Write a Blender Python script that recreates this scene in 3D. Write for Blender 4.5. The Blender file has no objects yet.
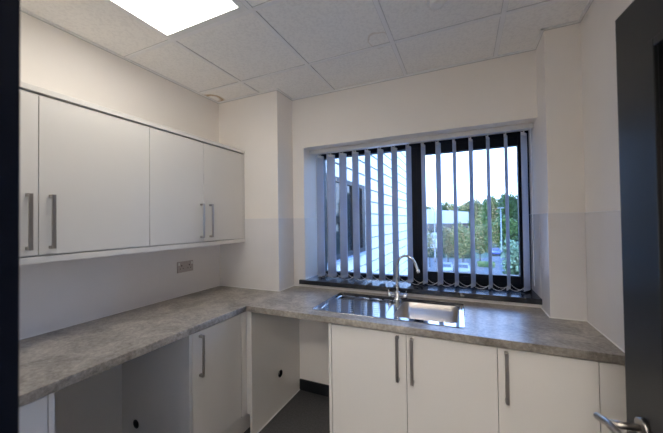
import bpy, bmesh, math, random
from mathutils import Vector, Matrix
random.seed(7)
PI = math.pi
S = bpy.context.scene
COL = S.collection
POS = {}

# ------------------------------------------------------------------ materials
def nt(name):
    m = bpy.data.materials.new(name); m.use_nodes = True
    t = m.node_tree
    return m, t, t.nodes['Principled BSDF'], t.nodes, t.links

def mat(name, col, rough=.5, metal=0, noise=0, nscale=8, bump=0, bscale=200, spec=.5, coat=0, aniso=None):
    m, t, p, N, Lk = nt(name)
    p.inputs['Base Color'].default_value = (*col, 1)
    p.inputs['Roughness'].default_value = rough
    p.inputs['Metallic'].default_value = metal
    p.inputs['Specular IOR Level'].default_value = spec
    p.inputs['Coat Weight'].default_value = coat
    tc = N.new('ShaderNodeTexCoord')
    if noise:
        n = N.new('ShaderNodeTexNoise'); n.inputs['Scale'].default_value = nscale
        n.inputs['Detail'].default_value = 6
        Lk.new(tc.outputs['Object'], n.inputs['Vector'])
        r = N.new('ShaderNodeValToRGB')
        r.color_ramp.elements[0].position = .3; r.color_ramp.elements[1].position = .7
        r.color_ramp.elements[0].color = (*[c*(1-noise) for c in col], 1)
        r.color_ramp.elements[1].color = (*[min(1, c*(1+noise)) for c in col], 1)
        Lk.new(n.outputs['Fac'], r.inputs['Fac']); Lk.new(r.outputs['Color'], p.inputs['Base Color'])
    if bump:
        n = N.new('ShaderNodeTexNoise'); n.inputs['Scale'].default_value = bscale
        mp = N.new('ShaderNodeMapping')
        if aniso: mp.inputs['Scale'].default_value = aniso
        Lk.new(tc.outputs['Object'], mp.inputs['Vector']); Lk.new(mp.outputs['Vector'], n.inputs['Vector'])
        b = N.new('ShaderNodeBump'); b.inputs['Strength'].default_value = bump; b.inputs['Distance'].default_value = .002
        Lk.new(n.outputs['Fac'], b.inputs['Height']); Lk.new(b.outputs['Normal'], p.inputs['Normal'])
    return m

def emit(name, col, s):
    m, t, p, N, Lk = nt(name)
    p.inputs['Base Color'].default_value = (.9, .9, .9, 1)
    p.inputs['Emission Color'].default_value = (*col, 1); p.inputs['Emission Strength'].default_value = s
    return m

def glass(name, tint=(1, 1, 1), gloss_col=(1, 1, 1), ior=1.5):
    m, t, p, N, Lk = nt(name)
    N.remove(p)
    tr = N.new('ShaderNodeBsdfTransparent'); tr.inputs['Color'].default_value = (*tint, 1)
    gl = N.new('ShaderNodeBsdfGlossy'); gl.inputs['Roughness'].default_value = .01; gl.inputs['Color'].default_value = (*gloss_col, 1)
    fr = N.new('ShaderNodeFresnel'); fr.inputs['IOR'].default_value = ior
    mx = N.new('ShaderNodeMixShader')
    Lk.new(fr.outputs['Fac'], mx.inputs['Fac']); Lk.new(tr.outputs['BSDF'], mx.inputs[1]); Lk.new(gl.outputs['BSDF'], mx.inputs[2])
    Lk.new(mx.outputs['Shader'], N['Material Output'].inputs['Surface'])
    return m

M = {}
M['paint'] = mat('cream wall paint', (.87, .825, .77), .62, bump=.15, bscale=250, noise=.015, nscale=3)
M['panel'] = mat('satin wall panel', (.80, .775, .765), .24, noise=.02, nscale=5, spec=.45)
M['trimwhite'] = mat('white trim', (.84, .82, .80), .35, noise=.01)
M['cab'] = mat('pale gloss cabinet', (.73, .70, .655), .16, noise=.01, nscale=3, spec=.5)
M['carcass'] = mat('pale cabinet board', (.62, .61, .60), .42, noise=.02, nscale=4)
M['steel'] = mat('brushed nickel', (.40, .37, .34), .32, 1, bump=.2, bscale=300, aniso=(1, 1, .05))
M['chrome'] = mat('polished chrome', (.78, .79, .80), .06, 1)
M['sink'] = mat('satin stainless steel', (.60, .60, .61), .10, 1, bump=.03, bscale=260, aniso=(.1, 1, 1))
M['bowl'] = mat('brushed stainless bowl', (.56, .53, .50), .3, 1, bump=.08, bscale=260, aniso=(.1, 1, 1))
M['dark'] = mat('anthracite frame', (.004, .007, .014), .5, noise=.05, spec=.22)
M['darkdoor'] = mat('anthracite door', (.011, .0115, .0125), .36, noise=.08, nscale=20, spec=.4)
M['navy'] = mat('dark gloss door lining', (.002, .003, .007), .3, noise=.05, spec=.35)
M['black'] = mat('black void', (.01, .01, .01), .7, noise=.1)
M['sill'] = mat('black gloss sill board', (.008, .010, .016), .2, spec=.8, noise=.05)
M['skirt'] = mat('black vinyl skirting', (.012, .013, .016), .4, noise=.1)
M['floor'] = mat('dark grey vinyl floor', (.078, .076, .076), .55, noise=.3, nscale=90)
M['grid'] = mat('ceiling grid metal', (.84, .83, .82), .4, noise=.02)
M['gridshadow'] = mat('painted ceiling grid shadow', (.6, .59, .58), .8, noise=.05)  # greyer tone that paints shade along the ceiling grid edges
M['plastic'] = mat('white plastic', (.8, .8, .78), .35, noise=.01)
M['socketplate'] = mat('brushed socket plate', (.48, .43, .41), .38, .6, noise=.05, nscale=60)
M['seal'] = mat('white silicone', (.86, .85, .83), .3, noise=.01)
M['rail'] = mat('headrail white', (.68, .67, .66), .35, noise=.01)
M['bead'] = mat('white beads', (.88, .88, .87), .3, noise=.01)
M['glass'] = glass('window glass', (.97, .985, .98))
M['visionglass'] = mat('dark vision glass', (.004, .004, .005), .08)
M['lamp'] = emit('ceiling light diffuser', (1, .955, .88), 4.7)
M['corrfill'] = emit('added corridor fill diffuser', (1, .95, .89), 20.0)

def worktop_mat():
    m, t, p, N, Lk = nt('grey stone laminate')
    tc = N.new('ShaderNodeTexCoord')
    mp = N.new('ShaderNodeMapping'); mp.inputs['Scale'].default_value = (1, 1, 1)
    Lk.new(tc.outputs['Object'], mp.inputs['Vector'])
    n1 = N.new('ShaderNodeTexNoise'); n1.inputs['Scale'].default_value = 6; n1.inputs['Detail'].default_value = 9; n1.inputs['Roughness'].default_value = .68; n1.inputs['Distortion'].default_value = .8
    n2 = N.new('ShaderNodeTexNoise'); n2.inputs['Scale'].default_value = 55; n2.inputs['Detail'].default_value = 5; n2.inputs['Roughness'].default_value = .7
    Lk.new(mp.outputs['Vector'], n1.inputs['Vector']); Lk.new(mp.outputs['Vector'], n2.inputs['Vector'])
    mx = N.new('ShaderNodeMix'); mx.data_type = 'FLOAT'; mx.inputs[0].default_value = .42
    Lk.new(n1.outputs['Fac'], mx.inputs[2]); Lk.new(n2.outputs['Fac'], mx.inputs[3])
    r = N.new('ShaderNodeValToRGB'); e = r.color_ramp.elements
    e[0].position = .38; e[0].color = (.175, .152, .126, 1)
    e[1].position = .62; e[1].color = (.53, .48, .41, 1)
    a = e.new(.50); a.color = (.34, .305, .26, 1)
    Lk.new(mx.outputs[0], r.inputs['Fac']); Lk.new(r.outputs['Color'], p.inputs['Base Color'])
    p.inputs['Roughness'].default_value = .33
    b = N.new('ShaderNodeBump'); b.inputs['Strength'].default_value = .12; b.inputs['Distance'].default_value = .001
    Lk.new(n2.outputs['Fac'], b.inputs['Height']); Lk.new(b.outputs['Normal'], p.inputs['Normal'])
    return m
M['worktop'] = worktop_mat()

def tile_mat():
    m, t, p, N, Lk = nt('mineral fibre ceiling tile')
    geo = N.new('ShaderNodeNewGeometry')
    n = N.new('ShaderNodeTexNoise'); n.inputs['Scale'].default_value = 70; n.inputs['Detail'].default_value = 4
    Lk.new(geo.outputs['Position'], n.inputs['Vector'])
    r = N.new('ShaderNodeValToRGB'); e = r.color_ramp.elements
    e[0].position = .36; e[0].color = (.83, .81, .78, 1); e[1].position = .55; e[1].color = (.90, .88, .845, 1)
    Lk.new(n.outputs['Fac'], r.inputs['Fac'])
    last = r.outputs['Color']
    # two old water marks: brown rings
    for (cx, cy, R0, w, st) in ((-.455, 1.765, .070, .008, .35), (-2.02, 1.965, .075, .03, .9)):
        vs = N.new('ShaderNodeVectorMath'); vs.operation = 'DISTANCE'
        nd = N.new('ShaderNodeTexNoise'); nd.inputs['Scale'].default_value = 9
        Lk.new(geo.outputs['Position'], nd.inputs['Vector'])
        vs.inputs[1].default_value = (cx, cy, 2.59)
        Lk.new(geo.outputs['Position'], vs.inputs[0])
        ad = N.new('ShaderNodeMath'); ad.operation = 'MULTIPLY_ADD'; ad.inputs[1].default_value = .07
        Lk.new(nd.outputs['Fac'], ad.inputs[0]); Lk.new(vs.outputs['Value'], ad.inputs[2])
        sb = N.new('ShaderNodeMath'); sb.operation = 'SUBTRACT'; sb.inputs[1].default_value = R0+.035
        Lk.new(ad.outputs[0], sb.inputs[0])
        ab = N.new('ShaderNodeMath'); ab.operation = 'ABSOLUTE'; Lk.new(sb.outputs[0], ab.inputs[0])
        mr = N.new('ShaderNodeMapRange'); mr.inputs[1].default_value = 0; mr.inputs[2].default_value = w
        mr.inputs[3].default_value = st; mr.inputs[4].default_value = 0
        Lk.new(ab.outputs[0], mr.inputs[0])
        mx = N.new('ShaderNodeMix'); mx.data_type = 'RGBA'; mx.inputs[7].default_value = (.42, .27, .13, 1)
        Lk.new(mr.outputs[0], mx.inputs[0]); Lk.new(last, mx.inputs[6]); last = mx.outputs[2]
    Lk.new(last, p.inputs['Base Color'])
    p.inputs['Roughness'].default_value = .9
    b = N.new('ShaderNodeBump'); b.inputs['Strength'].default_value = .25; b.inputs['Distance'].default_value = .001
    Lk.new(n.outputs['Fac'], b.inputs['Height']); Lk.new(b.outputs['Normal'], p.inputs['Normal'])
    return m
M['tile'] = tile_mat()

def slat_mat():
    m, t, p, N, Lk = nt('blind fabric')
    N.remove(p)
    tc = N.new('ShaderNodeTexCoord')
    w = N.new('ShaderNodeTexNoise'); w.inputs['Scale'].default_value = 300
    Lk.new(tc.outputs['Object'], w.inputs['Vector'])
    r = N.new('ShaderNodeValToRGB'); e = r.color_ramp.elements
    e[0].color = (.66, .70, .78, 1); e[1].color = (.73, .77, .86, 1)
    Lk.new(w.outputs['Fac'], r.inputs['Fac'])
    d = N.new('ShaderNodeBsdfDiffuse'); tl = N.new('ShaderNodeBsdfTranslucent')
    Lk.new(r.outputs['Color'], d.inputs['Color']); Lk.new(r.outputs['Color'], tl.inputs['Color'])
    mx = N.new('ShaderNodeMixShader'); mx.inputs['Fac'].default_value = .5
    Lk.new(d.outputs[0], mx.inputs[1]); Lk.new(tl.outputs[0], mx.inputs[2])
    Lk.new(mx.outputs[0], N['Material Output'].inputs['Surface'])
    return m
M['slat'] = slat_mat()

def leaf_mat(name, c0, c1, c2=None):
    m, t, p, N, Lk = nt(name)
    geo = N.new('ShaderNodeNewGeometry')
    r = N.new('ShaderNodeValToRGB'); e = r.color_ramp.elements
    e[0].color = (*c0, 1); e[1].color = (*c1, 1)
    if c2: a = e.new(.82); a.color = (*c2, 1)
    Lk.new(geo.outputs['Random Per Island'], r.inputs['Fac']); Lk.new(r.outputs['Color'], p.inputs['Base Color'])
    p.inputs['Roughness'].default_value = .6
    return m
M['leafdark'] = leaf_mat('dark green leaves', (.020, .055, .010), (.095, .150, .025))
M['leafmid'] = leaf_mat('mid green leaves', (.035, .085, .014), (.15, .21, .032))
M['leafyellow'] = leaf_mat('yellow green leaves', (.05, .12, .02), (.17, .26, .05), (.27, .24, .08))
M['leafautumn'] = leaf_mat('autumn leaves', (.10, .12, .035), (.30, .17, .085), (.38, .32, .16))
M['leafpale'] = leaf_mat('pale green leaves', (.05, .11, .035), (.32, .38, .20))
M['hedge'] = leaf_mat('hedge leaves', (.010, .025, .010), (.035, .06, .02))
M['bark'] = mat('bark', (.10, .08, .06), .9, noise=.3)
M['asphalt'] = mat('car park asphalt', (.075, .08, .08), .85, noise=.12, nscale=.6)
M['grass'] = mat('grass', (.05, .085, .035), .9, noise=.35, nscale=1.5)
M['whitebuilding'] = mat('white sheet cladding', (.50, .50, .49), .5, noise=.03)
M['clad'] = mat('white weatherboard', (.66, .65, .62), .45, noise=.02)
M['cladgap'] = mat('weatherboard joint', (.20, .20, .21), .7, noise=.03)
M['brick'] = mat('pinkish render', (.20, .10, .09), .8, noise=.1)
M['roofing'] = mat('grey roofing', (.2, .21, .22), .8, noise=.1)
M['carwhite'] = mat('white car paint', (.26, .26, .26), .3, coat=.3)
M['carblue'] = mat('blue car paint', (.02, .06, .25), .3, coat=.3)
M['cardark'] = mat('car glass', (.03, .035, .04), .08)
M['tyre'] = mat('tyre rubber', (.02, .02, .02), .8)
M['carlamp'] = mat('lamp lens', (.3, .3, .3), .2)
M['galv'] = mat('galvanised steel', (.30, .31, .32), .5, .2, noise=.05)
M['outsill'] = mat('grey aluminium', (.33, .40, .50), .35, .2, noise=.03)
M['facade'] = mat('outer wall render', (.6, .6, .6), .8, noise=.05)

# ------------------------------------------------------------------ mesh helpers
def box(bm, x0, x1, y0, y1, z0, z1, bev=0, seg=2, mi=0, T=None):
    vs = bmesh.ops.create_cube(bm, size=1)['verts']
    for v in vs:
        v.co = Vector(((x0+x1)/2+v.co.x*(x1-x0), (y0+y1)/2+v.co.y*(y1-y0), (z0+z1)/2+v.co.z*(z1-z0)))
    fs = list({f for v in vs for f in v.link_faces})
    for f in fs: f.material_index = mi
    if bev:
        es = list({e for v in vs for e in v.link_edges})
        r = bmesh.ops.bevel(bm, geom=es, offset=bev, segments=seg, affect='EDGES', profile=.5)
        vs = list({v for f in r['faces'] for v in f.verts} | {v for v in vs if v.is_valid})
        for f in r['faces']: f.material_index = mi
    if T is not None:
        for v in vs: v.co = T @ v.co
    return vs

def tube(bm, pts, r, seg=12, caps=True, mi=0):
    pts = [Vector(p) for p in pts]; n = len(pts)
    rs = r if isinstance(r, (list, tuple)) else [r]*n
    tan = [((pts[min(i+1, n-1)]-pts[max(i-1, 0)]).normalized()) for i in range(n)]
    up = Vector((0, 0, 1)) if abs(tan[0].z) < .9 else Vector((1, 0, 0))
    a = tan[0].cross(up).normalized(); rings = []
    for i in range(n):
        a = (a-tan[i]*a.dot(tan[i])).normalized(); b = tan[i].cross(a)
        rings.append([bm.verts.new(pts[i]+(a*math.cos(t)+b*math.sin(t))*rs[i]) for t in [2*PI*k/seg for k in range(seg)]])
    for i in range(n-1):
        for k in range(seg):
            f = bm.faces.new((rings[i][k], rings[i][(k+1) % seg], rings[i+1][(k+1) % seg], rings[i+1][k])); f.smooth = True; f.material_index = mi
    if caps:
        for f in (bm.faces.new(list(reversed(rings[0]))), bm.faces.new(rings[-1])): f.material_index = mi

def lathe(bm, prof, c, seg=24, mi=0):      # prof (r, z) from one end to the other, about the vertical through c
    rings = []
    for r, z in prof:
        rings.append([bm.verts.new((c[0]+r*math.cos(2*PI*k/seg), c[1]+r*math.sin(2*PI*k/seg), c[2]+z)) for k in range(seg)])
    for i in range(len(prof)-1):
        for k in range(seg):
            f = bm.faces.new((rings[i][k], rings[i][(k+1) % seg], rings[i+1][(k+1) % seg], rings[i+1][k])); f.smooth = True; f.material_index = mi
    for rg in (list(reversed(rings[0])), rings[-1]):
        f = bm.faces.new(rg); f.material_index = mi

def prism(bm, poly, z0, z1, mi=0):
    a = [bm.verts.new((x, y, z0)) for x, y in poly]; b = [bm.verts.new((x, y, z1)) for x, y in poly]
    n = len(poly)
    fs = [bm.faces.new(list(reversed(a))), bm.faces.new(b)]
    for i in range(n): fs.append(bm.faces.new((a[i], a[(i+1) % n], b[(i+1) % n], b[i])))
    for f in fs: f.material_index = mi
    bmesh.ops.recalc_face_normals(bm, faces=fs)

def B(*boxes, **k):
    bm = bmesh.new()
    for b in boxes: box(bm, *b, **k)
    return bm

def mk(name, bm, mats, parent=None, origin=None, label=None, cat=None, group=None, kind=None):
    if not isinstance(mats, (list, tuple)): mats = [mats]
    if origin is None:
        xs = [v.co for v in bm.verts]
        lo = Vector([min(c[i] for c in xs) for i in range(3)]); hi = Vector([max(c[i] for c in xs) for i in range(3)])
        origin = Vector(((lo.x+hi.x)/2, (lo.y+hi.y)/2, lo.z))
    origin = Vector(origin)
    bmesh.ops.translate(bm, verts=bm.verts, vec=-origin)
    me = bpy.data.meshes.new(name); bm.to_mesh(me); bm.free()
    for m in mats: me.materials.append(M[m])
    o = bpy.data.objects.new(name, me); COL.objects.link(o)
    o.parent = parent; o.location = origin-(POS[parent.name] if parent else Vector())
    POS[o.name] = origin
    tag(o, label, cat, group, kind)
    return o

def tag(o, label=None, cat=None, group=None, kind=None):
    for k, v in (('label', label), ('category', cat), ('group', group), ('kind', kind)):
        if v: o[k] = v

def empty(name, loc, label=None, cat=None, group=None, kind=None):
    o = bpy.data.objects.new(name, None); COL.objects.link(o); o.location = loc; o.empty_display_size = .1
    POS[o.name] = Vector(loc); tag(o, label, cat, group, kind)
    return o

def copy_thing(root, loc, label, rotz=None):
    r = root.copy(); COL.objects.link(r); r.location = loc; r['label'] = label
    if rotz is not None: r.rotation_euler[2] = rotz
    def rec(src, dst):
        for ch in src.children:
            c = ch.copy(); COL.objects.link(c); c.parent = dst; rec(ch, c)
    rec(root, r)
    return r

# ------------------------------------------------------------------ dimensions (metres; camera stands in the doorway at x=0, y=0)
XL, XC, XR, XRC = -2.048, -1.404, .617, .4470      # left wall, left pier edge, right wall, right pier edge
YB, YC, YR, YF, XF = 2.288, 2.052, 2.078, 1.617, -1.377         # window wall, pier faces, worktop fronts
ZC = 2.585; WT = .91; WB = .872; SP = 1.512
WX0, WX1, WZ0, WZ1 = -1.29, XRC, .935, 2.138
YFR = 2.590                                          # window frame plane
YD0, YD1 = .05, .195                                 # wall with the doorway
DX0, DX1 = -.590, .505

# ------------------------------------------------------------------ room shell
def struct(name, bm, m, label, cat, **k):
    return mk(name, bm, m, label=label, cat=cat, kind='structure', **k)

struct('floor', B((XL-.1, XR+.1, -1.6, YB+.02, -.1, 0)), 'floor', 'dark grey speckled vinyl floor under the units', 'floor')
struct('wall_left', B((XL-.12, XL, YD0, YFR+.16, -.1, 2.75)), 'paint', 'cream painted wall behind the wall cabinets', 'wall')
struct('wall_back', B((XL, XC, YC, YB, 0, 2.75), (XRC, XR, YR, YB, 0, 2.75),
       (XL, WX0, YB, YFR+.16, -.1, 2.75), (WX1, XR+.12, YB, YFR+.16, -.1, 2.75),
       (WX0, WX1, YB, YFR+.16, -.1, WZ0), (WX0, WX1, YB, YFR+.16, WZ1, 2.75)), 'paint',
       'cream painted window wall with boxed piers at both ends', 'wall')
struct('wall_right', B((XR, XR+.12, YD0, YB, -.1, 2.75)), 'paint', 'cream painted wall behind the open dark door', 'wall')
struct('wall_front', B((XL, DX0, YD0, YD1, 0, 2.75), (DX1, XR, YD0, YD1, 0, 2.75), (DX0, DX1, YD0, YD1, 2.09, 2.75)), 'paint',
       'painted wall that holds the doorway', 'wall')
# corridor behind the camera, so the doorway does not open onto the sky
struct('corridor_wall', B((XL-.12, XL, -1.7, YD0, -.1, 2.75), (XR+.5, XR+.62, -1.7, YD0, -.1, 2.75), (XL-.12, XR+.62, -1.82, -1.7, -.1, 2.75),
       (XR+.12, XR+.5, YD0, YD1, -.1, 2.75)), 'paint', 'painted corridor walls outside the doorway', 'wall')

# ceiling: inset mineral fibre tiles with T bars, 600 mm module
GX0, GY0, GM = -.985, 1.823, .600
gxs = [GX0+GM*i for i in range(-2, 4)]; gys = [GY0+GM*i for i in range(-6, 2)]
LX0, LX1, LY0, LY1 = GX0-GM, GX0, GY0-2*GM, GY0-GM
bm = bmesh.new()
xe = [XL]+[g for g in gxs if XL < g < XR+.5]+[XR+.5]; ye = [-1.7]+[g for g in gys if -1.7 < g < YB]+[YB]
for i in range(len(xe)-1):
    for j in range(len(ye)-1):
        a, b, c, d = xe[i], xe[i+1], ye[j], ye[j+1]
        if abs(a-LX0) < .01 and abs(c-LY0) < .01: continue
        if abs(a-(LX0+2*GM)) < .01 and abs(c-(LY0-3*GM)) < .01: continue
        box(bm, a, b, c, d, ZC+.006, ZC+.03, bev=0)
box(bm, XL, XR+.5, -1.7, YB, ZC+.10, ZC+.14)
ceil = struct('ceiling', bm, 'tile', 'suspended ceiling of off white mineral fibre tiles', 'ceiling')
bm = bmesh.new()
for g in gxs:
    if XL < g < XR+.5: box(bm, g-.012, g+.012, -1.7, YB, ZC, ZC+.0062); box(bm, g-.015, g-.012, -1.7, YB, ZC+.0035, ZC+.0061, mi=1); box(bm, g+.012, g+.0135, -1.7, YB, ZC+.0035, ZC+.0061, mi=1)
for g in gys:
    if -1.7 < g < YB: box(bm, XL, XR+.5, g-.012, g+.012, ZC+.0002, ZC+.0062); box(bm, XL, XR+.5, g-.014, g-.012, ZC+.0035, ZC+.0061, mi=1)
mk('ceiling_grid', bm, ['grid', 'gridshadow'], parent=ceil)  # bars plus thin strips painted as the shade at their edges
# perimeter angle
w = .016; z0, z1 = ZC-.002, ZC+.0063
bm = B((XL, XL+w, YD1, YC-w, z0, z1), (XL, XC, YC-w, YC, z0, z1), (XC, XC+w, YC-w, YB-w, z0, z1), (XC, XRC, YB-w, YB, z0, z1),
       (XRC-w, XRC, YR-w, YB-w, z0, z1), (XRC-w, XR-w, YR-w, YR, z0, z1), (XR-w, XR, YD1, YR, z0, z1))
e = .003
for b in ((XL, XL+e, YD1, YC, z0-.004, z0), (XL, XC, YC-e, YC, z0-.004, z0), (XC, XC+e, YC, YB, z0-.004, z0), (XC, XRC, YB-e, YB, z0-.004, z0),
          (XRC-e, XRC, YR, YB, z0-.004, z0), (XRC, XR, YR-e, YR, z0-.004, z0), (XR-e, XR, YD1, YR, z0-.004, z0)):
    box(bm, *b, mi=1)  # painted shade line where the ceiling meets the walls
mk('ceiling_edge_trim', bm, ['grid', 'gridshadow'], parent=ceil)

# splashback: satin sheets on every wall above the worktop up to 1.51 m
t = .004; q = .0055
def splash(label, *faces):
    root = None
    for (x0, x1, y0, y1, z0, grow) in faces:      # grow: which side of the sheet faces the room
        o = mk('splashback' if root is None else 'sheet', B((x0, x1, y0, y1, z0, SP if grow else WZ0)), 'panel', parent=root, label=label if root is None else None, cat='splashback' if root is None else None)
        if root is None: root = o
        d = q-t
        if grow: mk('capping_strip', B((x0-(d if grow == '-x' else 0), x1+(d if grow == '+x' else 0), y0-(d if grow == '-y' else 0), y1, SP+.0002, SP+.004)), 'trimwhite', parent=root)
splash('satin grey wall panelling under the wall cabinets on the left wall', (XL, XL+t, YD1, YC-q, WT, '+x'))
splash('satin grey panelling on the boxed pier left of the window', (XL+q, XC+t, YC-t, YC, WT, '-y'), (XC, XC+t, YC, YB-q, WT, '+x'))
splash('narrow grey panelling strip round the left and lower edge of the window recess', (XC+q, WX0, YB-t, YB, WT, '-y'), (WX0, XRC-q, YB-t, YB, WT, ''), (WX0, WX0+t, YB, YFR, WZ0+.037, '+x'))
splash('satin grey panelling on the boxed pier right of the window', (XRC, XR-q, YR-t, YR, WT, '-y'), (XRC-t, XRC, YB, YFR, WZ0+.037, '-x'), (XRC-t, XRC, YR-t, YB-t, WT, '-x'))
splash('satin grey panelling on the right wall beside the open dark door', (XR-t, XR, YD1, YR, WT, '-x'))

# black skirting in the appliance spaces
struct('baseboard_back', B((XF+.0235, -.7655, YB-.012, YB, 0, .095), bev=.003), 'skirt', 'black vinyl skirting at the foot of the wall in the appliance space', 'skirting')

# ------------------------------------------------------------------ worktop
bm = bmesh.new()
SX0, SX1, SY0, SY1 = -.925, -.008, 1.705, 2.205      # sink outline
BX0, BX1, BY0, BY1 = -.402, -.045, 1.765, 2.125      # bowl
hx0, hx1, hy0, hy1 = SX0+.010, SX1-.010, SY0+.010, SY1-.010
# L shape drawn as pieces round the sink cut-out, welded into one mesh
xs = [XL, XF, hx0, hx1, XR]
def flat(bm, x0, x1, y0, y1): box(bm, x0, x1, y0, y1, WB, WT)
r = .003
def front_edge(bm, a, b, axis):
    """rounded front lip from a to b"""
    pass
flat(bm, XL, XC, YD1, YC)
flat(bm, XC, XF-r, YD1, YB); flat(bm, XF-r, hx0, YF+r, YB); flat(bm, hx1, XRC, YF+r, YB); flat(bm, hx0, hx1, YF+r, hy0); flat(bm, hx0, hx1, hy1, YB); flat(bm, XRC, XR, YF+r, YR)
def lip(bm, path_dir):
    n = 5
    prof = [(0, WB), (0, WT)]
    prof = [(0, WB)]+[(r*math.sin(k*PI/2/n), WB+r-r*math.cos(k*PI/2/n)) for k in range(n+1)][0:]+[(r*math.cos(k*PI/2/n), WT-r+r*math.sin(k*PI/2/n)) for k in range(n+1)]
    prof = [p for i, p in enumerate(prof) if i == 0 or (Vector(p)-Vector(prof[i-1])).length > 1e-5]
    if path_dir == 'x':      # right run
        A = [bm.verts.new((XF-r+o, YF+r-o, z)) for o, z in prof]; Bv = [bm.verts.new((XR, YF+r-o, z)) for o, z in prof]
    else:
        A = [bm.verts.new((XF-r+o, YD1, z)) for o, z in prof]; Bv = [bm.verts.new((XF-r+o, YF+r-o, z)) for o, z in prof]
    fs = [bm.faces.new((A[i], A[i+1], Bv[i+1], Bv[i])) for i in range(len(prof)-1)]
    fs += [bm.faces.new(A), bm.faces.new(list(reversed(Bv)))]
    for f in fs: f.smooth = len(f.verts) == 4
    bmesh.ops.recalc_face_normals(bm, faces=fs)
lip(bm, 'x'); lip(bm, 'y')
wt = mk('worktop', bm, 'worktop', origin=(XL, YD1, WB), label='L shaped grey stone effect laminate worktop running round two walls', cat='worktop')
bm = bmesh.new(); s = .007
for b in ((XL+t, XL+t+s, YD1, YC-t, WT, WT+s), (XL+t, XC+t, YC-t-s, YC-t, WT, WT+s), (XC+t, XC+t+s, YC-t, YB-t, WT, WT+s), (XC+t, XRC-t, YB-t-s, YB-t, WT, WT+s),
          (XRC-t-s, XRC-t, YR-t-s, YB-t, WT, WT+s), (XRC-t, XR-t, YR-t-s, YR-t, WT, WT+s), (XR-t-s, XR-t, YD1, YR-t, WT, WT+s)):
    if b[2] == YD1 and b[0] > 0: b = (b[0], b[1], YF, b[3], b[4], b[5])
    box(bm, *b, bev=.002, seg=1)
mk('sealant_bead', bm, 'seal', parent=wt, label='thin white sealant line where the worktop meets the walls')

# ------------------------------------------------------------------ base units
HL = .245
def bar_handle(bm, axis, x, y, z0, z1):
    """flat D bar handle; axis 'x' sticks out toward +x from plane x, 'y' sticks out toward -y from plane y"""
    d, wd, th = .032, .016, .007
    if axis == 'x':
        box(bm, x+d-th, x+d, y-wd/2, y+wd/2, z0, z1, bev=.0012, seg=1)
        for a, b in ((z0, z0+.014), (z1-.014, z1)): box(bm, x, x+d-th, y-wd/2, y+wd/2, a, b, bev=.0008, seg=1)
    else:
        box(bm, x-wd/2, x+wd/2, y-d, y-d+th, z0, z1, bev=.0012, seg=1)
        for a, b in ((z0, z0+.014), (z1-.014, z1)): box(bm, x-wd/2, x+wd/2, y-d+th, y, a, b, bev=.0008, seg=1)

def door(parent, axis, plane, a, b, z0, z1, handle_at, hz, hlabel=None):
    g = .0014
    if axis == 'x': bb = (plane-.018, plane, a+g, b-g, z0, z1)
    else: bb = (a+g, b-g, plane, plane+.018, z0, z1)
    d = mk('door', B(bb, bev=.0012, seg=2), 'cab', parent=parent)
    bm = bmesh.new()
    if axis == 'x': bar_handle(bm, 'x', plane, handle_at, hz[0], hz[1])
    else: bar_handle(bm, 'y', handle_at, plane, hz[0], hz[1])
    mk('handle', bm, 'steel', parent=d)
    return d

YDR = YF+.020; XDR = XF-.020; DT = .862; DB = .152
def carcass_box(x0, x1, y0, y1, z0, z1, open_side):
    t = .018
    bm = bmesh.new()
    if open_side == '-y':
        box(bm, x0, x0+t, y0, y1, z0, z1); box(bm, x1-t, x1, y0, y1, z0, z1); box(bm, x0+t, x1-t, y0, y1, z0, z0+t); box(bm, x0+t, x1-t, y1-.006, y1, z0+t, z1)
    else:
        box(bm, x0, x1, y0, y0+t, z0, z1); box(bm, x0, x1, y1-t, y1, z0, z1); box(bm, x0, x1, y0+t, y1-t, z0, z0+t); box(bm, x0, x0+.006, y0+t, y1-t, z0+t, z1)
    return bm

# sink unit (two doors)
u = empty('base_cabinet', (-.305, YDR+.3, 0), 'pale gloss double door sink unit below the stainless sink', 'cabinet')
mk('end_panel', B((-.765, -.747, YDR-.002, YB-.02, 0, WB-.001), bev=.001), 'cab', parent=u)
mk('body', carcass_box(-.745, .134, YDR+.020, YB-.05, .15, .70, '-y'), 'carcass', parent=u)
door(u, 'y', YDR, -.745, -.300, DB, DT, -.346, (.608, .853))
door(u, 'y', YDR, -.300, .134, DB, DT, -.268, (.608, .850))
mk('plinth', B((-.745, .134, YDR+.05, YDR+.066, 0, .15)), 'cab', parent=u)
# single unit right
u = empty('base_cabinet', (.326, YDR+.3, 0), 'pale gloss single door unit with filler strip beside the open dark door', 'cabinet')
mk('body', carcass_box(.136, .518, YDR+.020, YC-.01, .15, .87, '-y'), 'carcass', parent=u)
door(u, 'y', YDR, .134, .518, DB, DT, .171, (.612, .852))
mk('filler_panel', B((.5195, XR-.002, YDR, YDR+.018, DB, DT), bev=.001), 'cab', parent=u)
mk('plinth', B((.136, XR-.002, YDR+.05, YDR+.066, 0, .15)), 'cab', parent=u)
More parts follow.
